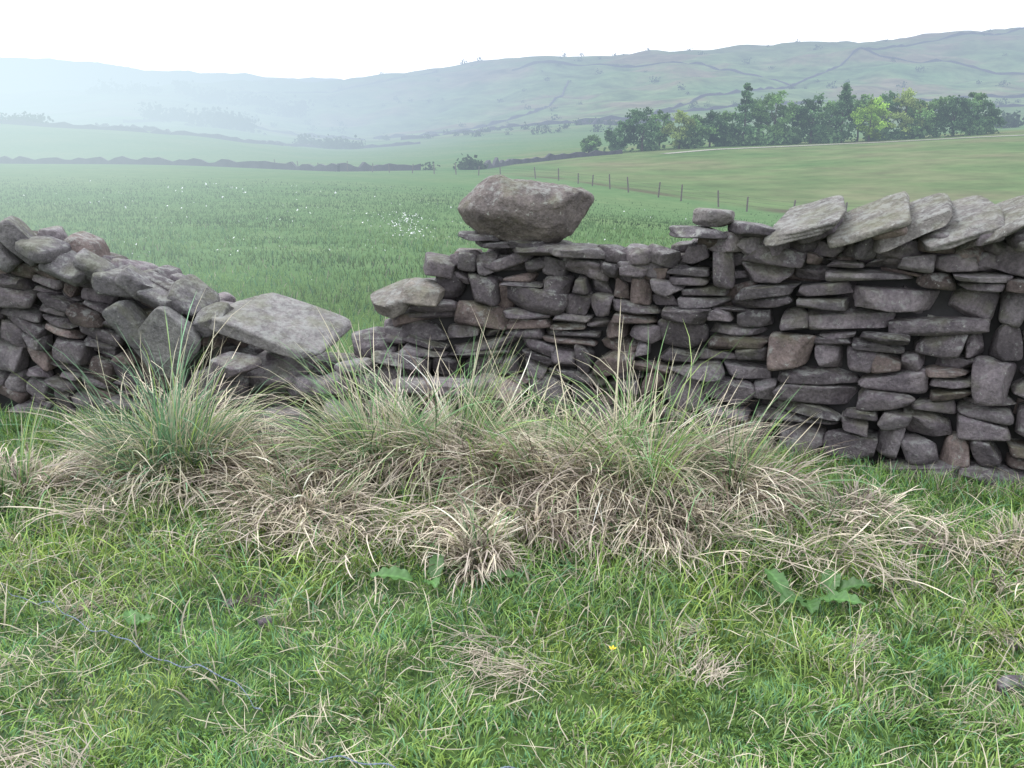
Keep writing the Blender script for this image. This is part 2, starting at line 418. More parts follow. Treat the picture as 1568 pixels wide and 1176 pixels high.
for (x_, y_, z_, a, b, c_) in ((-1.35, 4.95, .30, .34, .3, .16), (-1.1, 4.85, .24, .3, .3, .14), (-.95, 4.72, .30, .26, .24, .12), (-.75, 4.70, .34, .3, .26, .12),
                              (-.62, 4.50, .22, .28, .26, .14), (-.38, 4.52, .34, .50, .34, .08), (-.9, 4.5, .15, .3, .3, .18), (-1.25, 4.6, .12, .26, .3, .2),
                              (-.1, 4.62, .26, .3, .2, .14), (-1.6, 4.75, .28, .3, .25, .2), (-.60, 4.66, .44, .3, .24, .08), (-1.5, 4.66, .42, .22, .2, .09), (-.84, 4.62, .42, .2, .2, .08)):
    placed(cop, (a, b, c_), (x_, y_, z_), (r.normal(0, .2), r.normal(0, .2), r.uniform(-.6, .6)), r, 14, 6, 8, .07, stone_col(r)*1.15)
cop.make('coping_stones', M_stone, wall)

slab = Pile(); r = np.random.default_rng(33)
placed(slab, (.68, .50, .10), (-1.32, 4.96, .59), Euler((.20, .27, -.22)), r, 14, 10, 7, .06, (.21, .205, .20))
slab.make('fallen_capstone', M_stone, wall)

def outline_rock(name, pts, depth, loc, col, seed, yaw=0):
    r = np.random.default_rng(seed); pts = np.array(pts)
    c = pts.mean(0); p = np.vstack([pts, pts[:1]])
    d = np.r_[0, np.cumsum(np.linalg.norm(np.diff(p, axis=0), axis=1))]
    s = np.linspace(0, d[-1], 97)[:-1]
    O = np.stack([np.interp(s, d, p[:, 0]), np.interp(s, d, p[:, 1])], 1)
    O = (np.roll(O, 1, 0)+2*O+np.roll(O, -1, 0))/4
    W = np.sin(np.linspace(-np.pi/2, np.pi/2, 49)); V = []
    for w in W:
        sc = max(1e-3, (1-abs(w)**2.3))**(1/2.1)
        V.append(np.stack([c[0]+(O[:, 0]-c[0])*sc, np.full(96, w*depth/2), c[1]+(O[:, 1]-c[1])*sc], 1))
    V = np.concatenate(V)
    for _ in range(9):
        nv = r.normal(size=3)*np.array([.5, 0, .6]); nv[1] = r.choice([-1, 1])*r.uniform(.7, 1.2); nv /= np.linalg.norm(nv)
        pr = V@nv; dd = pr.max()*r.uniform(.84, .95); q = pr-dd
        V = V-np.where(q > 0, q, 0)[:, None]*nv*.85
    for sc, am in ((.25, .006), (.09, .005), (.035, .0025)):
        nn = [SN(seed+i+int(sc*100), sc, 3, 12) for i in range(3)]
        V = V+am*np.stack([f(V) for f in nn], 1)
    i = np.arange(48)[:, None]*96; j = np.arange(96)[None]; j2 = (j+1) % 96
    Fq = np.stack([i+j, i+j2, i+96+j2, i+96+j], -1).reshape(-1, 4)
    caps = np.array([np.arange(96)[::-1], 48*96+np.arange(96)])
    cy, sy = math.cos(yaw), math.sin(yaw)
    V = np.stack([V[:, 0]*cy-V[:, 1]*sy, V[:, 0]*sy+V[:, 1]*cy, V[:, 2]], 1)
    return mk(name, V+np.array(loc), [Fq, caps], M_stone, np.tile(col, (len(V), 1)))
outline_rock('balanced_boulder', [(-.375, .01), (-.335, .065), (-.27, .12), (-.20, .190), (-.14, .190), (-.08, .165), (-.02, .165), (.194, .140), (.345, .112), (.378, .066), (.345, .01), (.29, -.07), (.265, -.115),
    (.19, -.155), (.104, -.182), (-.09, -.175), (-.26, -.13), (-.335, -.055)], .46, (.08, 4.98, 1.220), (.145, .128, .12), 44, -.05)

# ------------------------------------------------------------------ blades
def blades(base, az, th0, curl, L, w, col, segs=3, tipcol=None, power=1.3, twist=.3, r=rng, dark=.7):
    N = len(base)
    pos = base.copy(); pts = [pos.copy()]
    azv = az.copy(); dz = r.normal(0, twist, N)/segs
    gz_ = base[:, 2]
    for i in range(segs):
        th = th0+curl*((i+.5)/segs)**power
        st = (L/segs)
        pos = pos+np.stack([np.sin(th)*np.cos(azv)*st, np.sin(th)*np.sin(azv)*st, np.cos(th)*st], 1)
        pos[:, 2] = np.maximum(pos[:, 2], gz_+.006+.012*r.random(N))
        azv = azv+dz; pts.append(pos.copy())
    side = az+np.pi/2+r.normal(0, .6, N)
    sd = np.stack([np.cos(side), np.sin(side), r.normal(0, .25, N)], 1)*w[:, None]/2
    V = np.zeros((N, 2*segs+1, 3)); C = np.zeros((N, 2*segs+1, 3))
    tc = col if tipcol is None else tipcol
    for i in range(segs):
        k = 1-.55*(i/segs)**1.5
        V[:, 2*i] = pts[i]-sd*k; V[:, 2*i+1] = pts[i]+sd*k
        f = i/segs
        cc = (col*(1-f)+tc*f)*(dark+(1-dark)*min(1, f*2.2))  # blade foot coloured darker to paint the shade deep in the grass
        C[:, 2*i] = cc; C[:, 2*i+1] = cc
    V[:, -1] = pts[-1]; C[:, -1] = tc
    o = (np.arange(N)*(2*segs+1))[:, None]
    Q = [o+np.array([2*i, 2*i+1, 2*i+3, 2*i+2]) for i in range(segs-1)]
    Tt = o+np.array([2*segs-2, 2*segs-1, 2*segs])
    return V.reshape(-1, 3), C.reshape(-1, 3), (np.concatenate(Q) if Q else np.zeros((0, 4), int)), Tt
class Bl:
    def __init__(s): s.V = []; s.C = []; s.Q = []; s.T = []; s.n = 0
    def add(s, *a, **k):
        V, C, Q, Tt = blades(*a, **k)
        s.V.append(V); s.C.append(C); s.Q.append(Q+s.n); s.T.append(Tt+s.n); s.n += len(V)
    def make(s, name, mat):
        return mk(name, np.concatenate(s.V), [np.concatenate(s.Q), np.concatenate(s.T)], mat, np.clip(np.concatenate(s.C), 0, .9), False)
G1 = np.array([.175, .345, .085]); G2 = np.array([.275, .43, .105]); G3 = np.array([.115, .27, .12]); ST = np.array([.66, .60, .44]); STP = np.array([.62, .53, .46])
def gcol(N, r, dead=.08, n=None, P=None):
    t = r.random((N, 1)); c = G1*(1-t)+G2*t
    b = r.random(N) < .30; c[b] = G3*r.uniform(.8, 1.3, (b.sum(), 1))
    if P is not None:
        v = np.clip(.45+.6*SN(77, .8)(P), 0, 1)[:, None]
        c = c*(1-v)+c*np.array([1.28, 1.06, .95])*v
        c = c*(.74+.44*np.clip(.5+.5*SN(78, .22)(P), 0, 1)[:, None])
    d = r.random(N) < dead; c[d] = ST*r.uniform(.5, 1.0, (d.sum(), 1))
    return c*r.uniform(.7, 1.3, (N, 1))
docks = [(-.36, 2.92), (1.02, 2.78)]
def near_dock(x, y, rad=.17):
    m = np.zeros(len(x), bool)
    for a, b in docks: m |= ((x-a-.05)/1.4)**2+(y-b+.02)**2 < rad*rad
    return m

r = np.random.default_rng(50)
turf = Bl(); N = 290000
yv = 1.3+(5.6-1.3)*r.random(N)**1.25; xv = r.uniform(-1, 1, N)*(.66*yv+.7)
Pn = np.stack([xv, yv], 1)
patches = [(-.93, 2.88, .10, .05), (1.42, 2.95, .08, .05)]
keep = np.ones(N, bool)
for (a, b, c_, d_) in patches:
    e = ((xv-a)/c_)**2+((yv-b)/d_)**2; keep &= (e > 1) | (r.random(N) < .3)
keep &= r.random(N) < .80+.30*SN(51, .22)(Pn)
keep &= yv < yw(xv)+.05
keep &= ~near_dock(xv, yv, .10) | (r.random(N) < .5)
xv, yv, Pn = xv[keep], yv[keep], Pn[keep]; N = len(xv)
Lm = .050+.022*SN(52, .30)(Pn)+.03*np.clip((yv-2.8)/1.0, 0, 1)
L = np.clip(Lm, .026, .12)*r.uniform(.6, 1.5, N)
az = SN(53, .18)(Pn)*3+r.normal(0, 1.0, N)
dm = .04+.28*np.clip(SN(55, .6)(Pn)-.2, 0, 1)
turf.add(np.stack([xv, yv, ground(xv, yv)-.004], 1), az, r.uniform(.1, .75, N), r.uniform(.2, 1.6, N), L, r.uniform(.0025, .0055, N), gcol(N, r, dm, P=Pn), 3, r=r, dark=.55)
N = 9000; yv = r.uniform(1.5, 4.2, N); xv = r.uniform(-1, 1, N)*(.66*yv+.5)
Pn = np.stack([xv, yv], 1); k = SN(54, .5)(Pn)+r.normal(0, .5, N) > .3; xv, yv = xv[k], yv[k]; N = len(xv)
turf.add(np.stack([xv, yv, ground(xv, yv)+r.uniform(.0, .05, N)], 1), r.uniform(0, 6.28, N), r.uniform(1.1, 1.6, N), r.normal(0, .3, N), r.uniform(.04, .17, N), r.uniform(.0018, .004, N),
         ST*r.uniform(.6, 1.2, (N, 1)), 3, r=r)
turf.make('grass', M_grass)

def tussock(name, cx, cy, rad, n, hgt, dead, seed, spread=1.0, blue=.5, drift=0.):
    r = np.random.default_rng(seed); b = Bl()
    # blades grow in locks that share a direction and a droop
    nl = max(8, n//16); la = r.uniform(0, 6.28, nl); lr = rad*r.random(nl)**.7
    lx = cx+lr*np.cos(la); ly = cy+lr*np.sin(la)*.8; laz = la+r.normal(0, .8, nl)
    lth = np.abs(r.normal(.08, .18, nl))+.55*lr/rad*spread; lcu = r.gamma(2.4, .52, nl)*spread+.05
    lL = hgt*np.clip(r.gamma(7, 1/7, nl), .4, 1.6); lc = r.uniform(.5, 1.4, nl)
    k = r.integers(0, nl, n)
    bx = lx[k]+r.normal(0, .018, n); by = ly[k]+r.normal(0, .018, n)
    g = np.array([.14, .27, .08])*(1-blue)+np.array([.13, .24, .14])*blue
    c = g*(lc[k]*r.uniform(.6, 1.4, n))[:, None]; q = r.random(n) < .2; c[q] = np.array([.30, .42, .13])*r.uniform(.7, 1.2, (q.sum(), 1))
    tip = c*1.3; q = r.random(n) < .3; tip[q] = ST*.95
    q = r.random(n) < .17; c[q] = ST*r.uniform(.6, 1.2, (q.sum(), 1)); tip[q] = c[q]
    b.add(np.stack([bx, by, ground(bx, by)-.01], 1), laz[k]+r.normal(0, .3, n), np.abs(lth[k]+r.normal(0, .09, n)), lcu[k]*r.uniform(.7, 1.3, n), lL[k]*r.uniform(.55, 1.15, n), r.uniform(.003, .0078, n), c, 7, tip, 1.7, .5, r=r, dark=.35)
    m = int(n*dead); nl = max(10, m//22); la = r.uniform(0, 6.28, nl); lr = rad*1.25*np.sqrt(r.random(nl))
    lx = cx+lr*np.cos(la); ly = cy+lr*np.sin(la)*.8; aa = la+r.normal(0, .5, nl); aa = aa+drift*np.sin(-np.pi/2-aa)
    lth = r.uniform(.1, .9, nl); lcu = r.uniform(.9, 2.3, nl); lL = hgt*r.uniform(.5, 1.15, nl); lc = r.uniform(.4, 1.3, nl)
    k = r.integers(0, nl, m); bx = lx[k]+r.normal(0, .022, m); by = ly[k]+r.normal(0, .022, m)
    f = r.random((m, 1)); c = (ST*f+STP*(1-f))*(lc[k]*r.uniform(.65, 1.3, m))[:, None]; q = r.random(m) < .16; c[q] = np.array([.14, .105, .08])*r.uniform(.6, 1.3, (q.sum(), 1))
    b.add(np.stack([bx, by, ground(bx, by)+r.uniform(-.01, .10, m)], 1), aa[k]+r.normal(0, .3, m), np.abs(lth[k]+r.normal(0, .12, m)), lcu[k]*r.uniform(.8, 1.25, m), lL[k]*r.uniform(.6, 1.15, m), r.uniform(.003, .0088, m), c, 7, c*1.15, 1.0, .7, r=r, dark=.4)
    return b.make(name, M_grass)
tussock('grass_tussock', -1.60, 3.95, .22, 1600, .58, .8, 61, spread=.95, blue=.9)
tussock('grass_tussock', -1.08, 3.85, .18, 200, .36, 5, 62, drift=.5)
tussock('grass_tussock', -.62, 3.98, .19, 1500, .54, .45, 63, blue=.5)
tussock('grass_tussock', -.28, 3.98, .15, 650, .54, 2.0, 64, drift=.4)
tussock('grass_tussock', .14, 3.80, .22, 800, .50, 2.8, 65, blue=.2, drift=.4)
tussock('grass_tussock', .57, 3.74, .23, 1150, .56, 1.9, 66, blue=.2, drift=.3)
tussock('grass_tussock', .95, 3.62, .16, 600, .44, 2.0, 67, drift=.2)
tussock('grass_tussock', -2.25, 3.75, .22, 300, .28, 2.6, 68)
tussock('grass_tussock', -.90, 3.55, .18, 220, .30, 4.5, 69, drift=.5)
tussock('grass_tussock', -.14, 3.08, .08, 110, .24, 5, 70, drift=.7)
tussock('grass_tussock', -.33, 4.35, .16, 350, .38, .8, 71)
tussock('grass_tussock', 1.35, 3.45, .20, 260, .20, 1.6, 72)
tussock('grass_tussock', 1.95, 3.10, .30, 300, .16, 1.4, 73)
tussock('grass_tussock', .08, 3.45, .22, 180, .36, 6, 74, drift=.8)
tussock('grass_tussock', .55, 3.40, .20, 220, .34, 4.5, 75, drift=.8)

r = np.random.default_rng(80); st = Bl(); N = 9000
xv = r.uniform(-2.6, 2.6, N); cyv = 3.42-.12*np.clip(xv, 0, 3)+.10*np.sin(xv*3.1); yv = cyv+r.normal(0, .17, N)
kk = (SN(81, .35)(np.stack([xv, yv], 1))+r.normal(0, .2, N) > 0) & ((xv < 1.3) | (r.random(N) < .5)) & ((xv > -1.3) | (r.random(N) < .6)) & ~near_dock(xv, yv, .22); xv, yv = xv[kk], yv[kk]; N = len(xv)
k = r.random((N, 1)); c = (ST*k+STP*(1-k))*r.uniform(.35, 1.25, (N, 1))
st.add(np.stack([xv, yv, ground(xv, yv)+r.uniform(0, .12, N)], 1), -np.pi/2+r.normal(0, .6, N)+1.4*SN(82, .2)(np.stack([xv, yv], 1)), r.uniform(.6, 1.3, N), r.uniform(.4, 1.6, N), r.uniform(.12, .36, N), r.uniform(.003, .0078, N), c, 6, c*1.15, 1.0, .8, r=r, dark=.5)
N = 24000; xv = r.uniform(-3.2, 3.2, N); yv = 3.38-.15*np.clip(xv, 0, 3)+r.normal(0, .38, N); ok = (yv < yw(xv)-.02) & ~near_dock(xv, yv, .2); xv, yv = xv[ok], yv[ok]; N = len(xv)
st.add(np.stack([xv, yv, ground(xv, yv)], 1), r.uniform(0, 6.28, N)+SN(83, .2)(np.stack([xv, yv], 1))*2, r.uniform(.1, .7, N), r.uniform(.3, 1.8, N), r.uniform(.08, .22, N)*np.where(xv > 1.2, .75, 1), r.uniform(.003, .006, N), gcol(N, r, .18, P=np.stack([xv, yv], 1)), 5, r=r, dark=.45)
N = 6500; xv = r.uniform(-5, 4, N); yv = yw(xv)-.04-np.abs(r.normal(0, .14, N))
st.add(np.stack([xv, yv, ground(xv, yv)], 1), r.uniform(0, 6.28, N), r.uniform(.05, .5, N), r.uniform(.1, 1.4, N), r.uniform(.06, .16, N), r.uniform(.003, .005, N), gcol(N, r, .15), 5, r=r, dark=.5)
for (a, b, rad, ln) in ((.60, 2.40, .06, .8), (.62, 2.62, .04, .7), (-1.35, 1.98, .14, 1), (-1.15, 1.94, .10, 1), (-1.6, 2.15, .1, 1), (-1.5, 2.75, .06, 1), (-.08, 2.50, .12, 1.4), (.04, 2.40, .07, 1.4), (1.1, 2.5, .05, .8), (1.6, 2.6, .08, .8), (-1.95, 3.0, .10, 1)):
    n = int(60+560*rad); a_ = r.uniform(0, 6.28, n); rr = rad*np.abs(r.normal(0, 1.0, n)); bx = a+rr*np.cos(a_); by = b+rr*np.sin(a_)
    dr = r.uniform(0, 6.28)
    c = (STP*.5+ST*.5)*r.uniform(.45, 1.1, (n, 1))
    st.add(np.stack([bx, by, ground(bx, by)+.02], 1), dr+r.normal(0, .8, n), r.uniform(.9, 1.5, n), r.uniform(.0, .7, n), r.uniform(.04, .16, n)*ln, r.uniform(.002, .0045, n), c, 4, c*1.1, 1.0, .8, r=r)
stems = np.array([(-.02, 3.75, .80, 2.9, .28), (.10, 3.9, .6, 2.6, .25), (.47, 3.8, .82, 1.6, .03), (.45, 3.85, .74, 1.0, .06), (.2, 3.8, .55, 2.8, .45), (-.4, 3.9, .6, 2.7, .4), (.75, 3.7, .6, .5, .4), (-.15, 3.9, .62, .6, .3), (.6, 3.7, .6, 1.2, .2), (.9, 3.7, .6, .3, .45), (1.0, 3.6, .5, .1, .5), (.3, 3.8, .7, 2.2, .2), (.15, 3.8, .85, 2.7, .35), (0, 3.8, .7, 2.5, .5)])
st.add(np.stack([stems[:, 0], stems[:, 1], np.zeros(len(stems))], 1), stems[:, 3], stems[:, 4], np.full(len(stems), .15), stems[:, 2]*1.15, np.full(len(stems), .0075), np.tile(ST*1.2, (len(stems), 1)), 8, r=r)
st.make('dead_grass', M_grass)

# meadow beyond the wall
r = np.random.default_rng(90); md = Bl(); N = 130000
yv = 5.2*np.exp(r.random(N)**.9*math.log(60/5.2)); xv = r.uniform(-.85, .85, N)*yv
k = (yv > yw(xv)+.5) & (yv < stream_y(xv)-2) & (r.random(N) > np.clip((yv-18)/40, 0, 1)); xv, yv = xv[k], yv[k]; N = len(xv); Pn = np.stack([xv, yv], 1)
far = np.clip((yv-6)/20, 0, 1)[:, None]
c = gcol(N, r, .05)*np.array([1, .93, 1.05])*(1-far)*.8+np.array([.125, .205, .083])*r.uniform(.85, 1.2, (N, 1))*far
c = c*(.88+.26*SN(91, 3)(Pn)[:, None])
md.add(np.stack([xv, yv, ground(xv, yv)-.01], 1), r.uniform(0, 6.28, N), r.uniform(.05, .5, N), r.uniform(.1, 1.2, N), (.09+.025*SN(92, 2)(Pn))*r.uniform(.6, 1.4, N), .0012*yv*r.uniform(.45, 1, N), c, 3, r=r)
N = 4000; xv = r.uniform(-4, 3, N); yv = yw(xv)+.6+r.exponential(.25, N)
c = ST*r.uniform(.4, .9, (N, 1)); md.add(np.stack([xv, yv, ground(xv, yv)], 1), r.uniform(0, 6.28, N), r.uniform(.1, .8, N), r.uniform(.3, 1.5, N), r.uniform(.12, .3, N), np.full(N, .005), c, 4, r=r)
md.make('meadow_grass', M_field)

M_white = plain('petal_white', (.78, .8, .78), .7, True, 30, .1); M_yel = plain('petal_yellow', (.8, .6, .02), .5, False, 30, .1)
def flecks(name, P3, size, mat, r):
    n = len(P3); V = np.zeros((n, 4, 3)); 
    for i in range(4):
        d = r.normal(size=(n, 3)); d /= np.linalg.norm(d, axis=1)[:, None]; V[:, i] = P3+d*size[:, None]
    o = np.arange(n)[:, None]*4
    Fq = np.concatenate([o+np.array(q) for q in ((0, 1, 2), (0, 2, 3), (0, 3, 1), (1, 3, 2))])
    return mk(name, V.reshape(-1, 3), [Fq], mat, None, False)
n = 420; yv = 9*np.exp(r.random(n)*1.6); xv = yv*r.normal(-.2, .22, n)
k = SN(96, 5)(np.stack([xv, yv], 1)) > -.2; xv, yv = xv[k], yv[k]
m2 = 130; y2 = r.normal(18, 1.8, m2); x2 = y2*r.normal(-.118, .016, m2)
xv = np.r_[xv, x2]; yv = np.r_[yv, y2]
flecks('white_wildflowers', np.stack([xv, yv, ground(xv, yv)+.16+.05*r.random(len(xv))], 1), .0015*yv*r.uniform(.4, 1.1, len(xv)), M_white, r)

# ------------------------------------------------------------------ small foreground things
def leafplant(name, cx, cy, specs, seed, tone=1.):
    r = np.random.default_rng(seed); V = []; Fq = []; C = []; n0 = 0
    for (az, el, L, W, ox, oy) in specs:
        a = np.linspace(0, 1, 15); b = np.linspace(-1, 1, 9)
        col = np.array([.10, .215, .065])*r.uniform(.65, 1.25)*tone; ph = r.uniform(0, 6)
        for t in a:
            wd = W*(math.sin(math.pi*min(1, (t*.97+.03)**.75))**.8)*.5+.003
            px = t*L*math.cos(el*.6); pz = L*(math.sin(el)*t-.6*t*t*math.sin(el)) + .02
            for s in b:
                wob = .007*math.sin(t*24+s*2+ph)*abs(s)
                lx, ly = px, s*wd*(1+.06*math.sin(t*30+ph)); z = pz+abs(s)*wd*.35+wob
                V.append((cx+ox+lx*math.cos(az)-ly*math.sin(az), cy+oy+lx*math.sin(az)+ly*math.cos(az), float(ground(cx, cy)[0])+z+.025))
                C.append(col*(1.45 if abs(s) < .1 else 1.0)*(1+.15*math.sin(t*40+abs(s)*6)))
        for i in range(14):
            for j in range(8):
                q = n0+i*9+j; Fq.append((q, q+1, q+10, q+9))
        n0 += 15*9
    return mk(name, V, [np.array(Fq)], M_grass, np.array(C), True)
leafplant('dock_plant', -.36, 2.92, [(3.2, .4, .16, .085, 0, 0), (1.5, 1.2, .14, .05, .08, .0), (.0, .4, .14, .06, .26, 0), (-1.2, .5, .09, .05, .06, 0)], 1)
leafplant('dock_plant', 1.02, 2.78, [(-1.7, .5, .14, .075, 0, 0), (-.6, .5, .16, .08, .05, 0), (2.0, 1.1, .15, .065, -.06, .02), (-.2, .8, .15, .07, .12, .05), (-2.6, .5, .13, .07, 0, 0), (1.1, .9, .13, .06, .1, .05)], 2, .9)
leafplant('dock_plant', -1.25, 2.62, [(.4, .5, .07, .04, 0, 0), (2.2, .6, .08, .045, 0, 0)], 4, .9)

bc = empty('buttercup'); V = []; Fq = []
for i in range(5):
    a = i*2*math.pi/5; q = len(V)
    for (rr, da, dz) in ((.001, 0, 0), (.009, -.45, .004), (.013, 0, .007), (.009, .45, .004)):
        V.append((.31+rr*math.cos(a+da), 2.42+rr*math.sin(a+da), .085+dz))
    Fq.append((q, q+1, q+2, q+3))
mk('petals', V, [np.array(Fq)], M_yel, None, False, bc)
V, C, Q, Tt = blades(np.array([[.31, 2.42, 0.]]), np.array([0.]), np.array([.02]), np.array([0.]), np.array([.087]), np.array([.004]), G1[None], 3)
mk('stem', V, [Q, Tt], M_grass, C, False, bc)

for i, (x_, y_, a) in enumerate(((-.84, 2.69, .07), (1.50, 2.32, .09), (1.62, 2.55, .06), (-1.0, 2.83, .06), (1.47, 2.93, .07))):
    p = Pile(); rr = np.random.default_rng(200+i)
    placed(p, (a, a*.75, a*.5), (x_, y_, float(ground(x_, y_)[0])+a*.2), (0, .1, rr.uniform(0, 3)), rr, 14, 5, 7, .07, (.13, .11, .13))
    p.make('loose_stone', M_stone)
M_soil = plain('soil', (.07, .055, .048), .95, False, 60, .5)
for i, (a, b, c_, d_) in enumerate(patches):
    u, v = np.meshgrid(np.linspace(-1, 1, 25), np.linspace(-1, 1, 25), indexing='ij')
    X = a+u*c_*1.2; Y = b+v*d_*1.2
    h = np.maximum(0, 1-u*u-v*v)*.010+.005*SN(300+i, .03)(np.stack([X.ravel(), Y.ravel()], 1)).reshape(u.shape)-.008*(u*u+v*v)
    ids = np.arange(625).reshape(25, 25)
    mk('bare_soil', np.stack([X.ravel(), Y.ravel(), ground(X.ravel(), Y.ravel())+h.ravel()], 1), [np.stack([ids[:-1, :-1], ids[1:, :-1], ids[1:, 1:], ids[:-1, 1:]], -1).reshape(-1, 4)], M_soil)

M_twine = plain('twine_blue', (.17, .21, .28), .6, False, 150, .5)
def twine(name, pts, rad=.0017):
    pts = np.array(pts, float); d = np.r_[0, np.cumsum(np.linalg.norm(np.diff(pts, axis=0), axis=1))]
    s = np.linspace(0, d[-1], int(d[-1]/.005)); X = np.interp(s, d, pts[:, 0]); Y = np.interp(s, d, pts[:, 1])
    X = X+.006*np.sin(s*19)+.004*np.sin(s*47); Y = Y+.006*np.sin(s*15+1)+.003*np.sin(s*38)
    Z = ground(X, Y)+.050+.014*np.sin(s*17)+.008*np.sin(s*41)
    V = []; Fq = []
    n = len(s)
    for strand in range(2):
        o = len(V)
        for i in range(n):
            ph = s[i]*260+strand*math.pi; cx_, cz_ = rad*.7*math.cos(ph), rad*.7*math.sin(ph)
            for j in range(6):
                a = j*math.pi/3; V.append((X[i], Y[i]+cx_+rad*.75*math.cos(a), Z[i]+cz_+rad*.75*math.sin(a)))
        for i in range(n-1):
            for j in range(6):
                q = o+i*6+j; q2 = o+i*6+(j+1) % 6; Fq.append((q, q2, q2+6, q+6))
    return mk(name, V, [np.array(Fq)], M_twine)
twine('baler_twine', [(-2.3, 3.1), (-1.85, 2.88), (-1.51, 2.68), (-1.22, 2.5), (-.99, 2.38), (-.82, 2.28), (-.70, 2.16)])
twine('baler_twine', [(-.50, 1.95), (-.15, 1.90), (.25, 1.91), (.35, 1.85)])

# ------------------------------------------------------------------ distant walls, fence, track
def drape(name, paths, h, w, mat, rough=.25, seed=0):
    r = np.random.default_rng(seed); V = []; Fq = []
    for p in paths:
        p = np.array(p, float); X = p[:, 0]*p[:, 1]; Y = p[:, 1]
        d = np.r_[0, np.cumsum(np.hypot(np.diff(X), np.diff(Y)))]
        n = max(12, int(d[-1]/(Y.mean()*.008))); s = np.linspace(0, d[-1], n)
        x = np.interp(s, d, X); y = np.interp(s, d, Y)
        g = ground(x, y); hh = h*(1+rough*r.normal(size=n)); 
        tx = np.gradient(x); ty = np.gradient(y); l = np.hypot(tx, ty); nx_, ny_ = -ty/l*w/2, tx/l*w/2
        o = len(V)
        for i in range(n):
            V += [(x[i]-nx_[i], y[i]-ny_[i], g[i]-.6), (x[i]-nx_[i]*.6, y[i]-ny_[i]*.6, g[i]+hh[i]), (x[i]+nx_[i]*.6, y[i]+ny_[i]*.6, g[i]+hh[i]), (x[i]+nx_[i], y[i]+ny_[i], g[i]-.6)]
        for i in range(n-1):
            for j in range(3):
                a = o+i*4+j; Fq.append((a, a+1, a+5, a+4))
    return mk(name, V, [np.array(Fq)], mat, None, False)
drape('field_wall', [[(-.95, 112), (-.556, 108), (-.4, 108), (-.25, 106), (-.19, 102)], [(-.19, 104), (-.14, 112), (-.10, 112)], [(-.03, 112), (.0, 128), (.07, 140), (.12, 142)]], .72, .6, M_far_wall, .28, 1)
hp = [[(.07, 560), (.15, 690), (.21, 800), (.30, 930), (.37, 1080), (.46, 1180), (.56, 1260), (.7, 1330)],
      [(-.12, 520), (-.06, 560), (0, 620), (.07, 640), (.14, 660)],
      [(-.15, 640), (-.06, 700), (.02, 780), (.05, 900), (.06, 1000)],
      [(.3, 930), (.2, 1080), (.1, 1120), (0, 1100)],
      [(.37, 1080), (.5, 980), (.62, 900), (.8, 880)],
      [(-.42, 560), (-.34, 610), (-.24, 640), (-.16, 600)],
      [(-.3, 1000), (-.18, 1090), (-.08, 1210)],
      [(.10, 560), (.25, 600), (.45, 620), (.7, 660)],
      [(.15, 690), (.3, 740), (.5, 760), (.7, 800)]]
drape('hillside_walls', hp, 1.8, 1.5, M_far_wall, .35, 2)
drape('valley_walls', [[(-.7, 270), (-.556, 262), (-.42, 270), (-.3, 300), (-.25, 330)], [(-.45, 330), (-.40, 300), (-.37, 280)], [(-.28, 330), (-.2, 420), (-.1, 450)]], 1.1, 1.0, M_far_wall, .3, 3)
def strip(name, path, w):
    p = np.array(path, float); d = np.r_[0, np.cumsum(np.hypot(*np.diff(p, axis=0).T))]; n = 160; s = np.linspace(0, d[-1], n)
    x = np.interp(s, d, p[:, 0]); y = np.interp(s, d, p[:, 1]); tx = np.gradient(x); ty = np.gradient(y); l = np.hypot(tx, ty)
    V = []
    for k in (-1, 0, 1):
        a = x-ty/l*w/2*k; b = y+tx/l*w/2*k; V.append(np.stack([a, b, ground(a, b)+.05], 1))
    V = np.concatenate(V); i = np.arange(n-1)
    return mk(name, V, [np.concatenate([np.stack([i, i+1, i+1+n, i+n], 1), np.stack([i+n, i+1+n, i+1+2*n, i+2*n], 1)])], M_track)
strip('farm_track', [(22, 132), (30, 137), (50, 139), (75, 134), (110, 120)], 2.2)

fence = empty('wire_fence'); V = []; Fq = []; r = np.random.default_rng(9)
p = np.array([(-28, 108), (-16, 101), (-5, 90), (4, 80), (8.6, 66), (14.8, 50), (22.5, 42), (33, 36)], float)
d = np.r_[0, np.cumsum(np.hypot(*np.diff(p, axis=0).T))]; s = np.arange(0, d[-1], 3.6); s = s+r.normal(0, .35, len(s))
fx = np.interp(s, d, p[:, 0]); fy = np.interp(s, d, p[:, 1]); fz = ground(fx, fy)
for x_, y_, z_ in zip(fx, fy, fz):
    o = len(V); h = r.uniform(.85, 1.2); lx, ly = r.normal(0, .07, 2)
    for zz, w in ((-.3, .055), (h-.05, .05), (h, .03)):
        for i in range(6):
            a = i*math.pi/3; V.append((x_+w*math.cos(a)+lx*zz, y_+w*math.sin(a)+ly*zz, z_+zz))
    for k in range(2):
        for i in range(6):
            Fq.append((o+k*6+i, o+k*6+(i+1) % 6, o+k*6+6+(i+1) % 6, o+k*6+6+i))
mk('posts', V, [np.array(Fq)], M_post, None, False, fence)
V = []; Fq = []
for hgt in (.35, .6, .82):
    for i in range(len(fx)-1):
        o = len(V)
        for q in (i, i+1):
            for (a, b) in ((0, -.005), (.005, .005), (-.005, .005)): V.append((fx[q]+a, fy[q]-.07+a, fz[q]+hgt+b))
        for j in range(3): Fq.append((o+j, o+(j+1) % 3, o+3+(j+1) % 3, o+3+j))
mk('wires', V, [np.array(Fq)], M_post, None, False, fence)

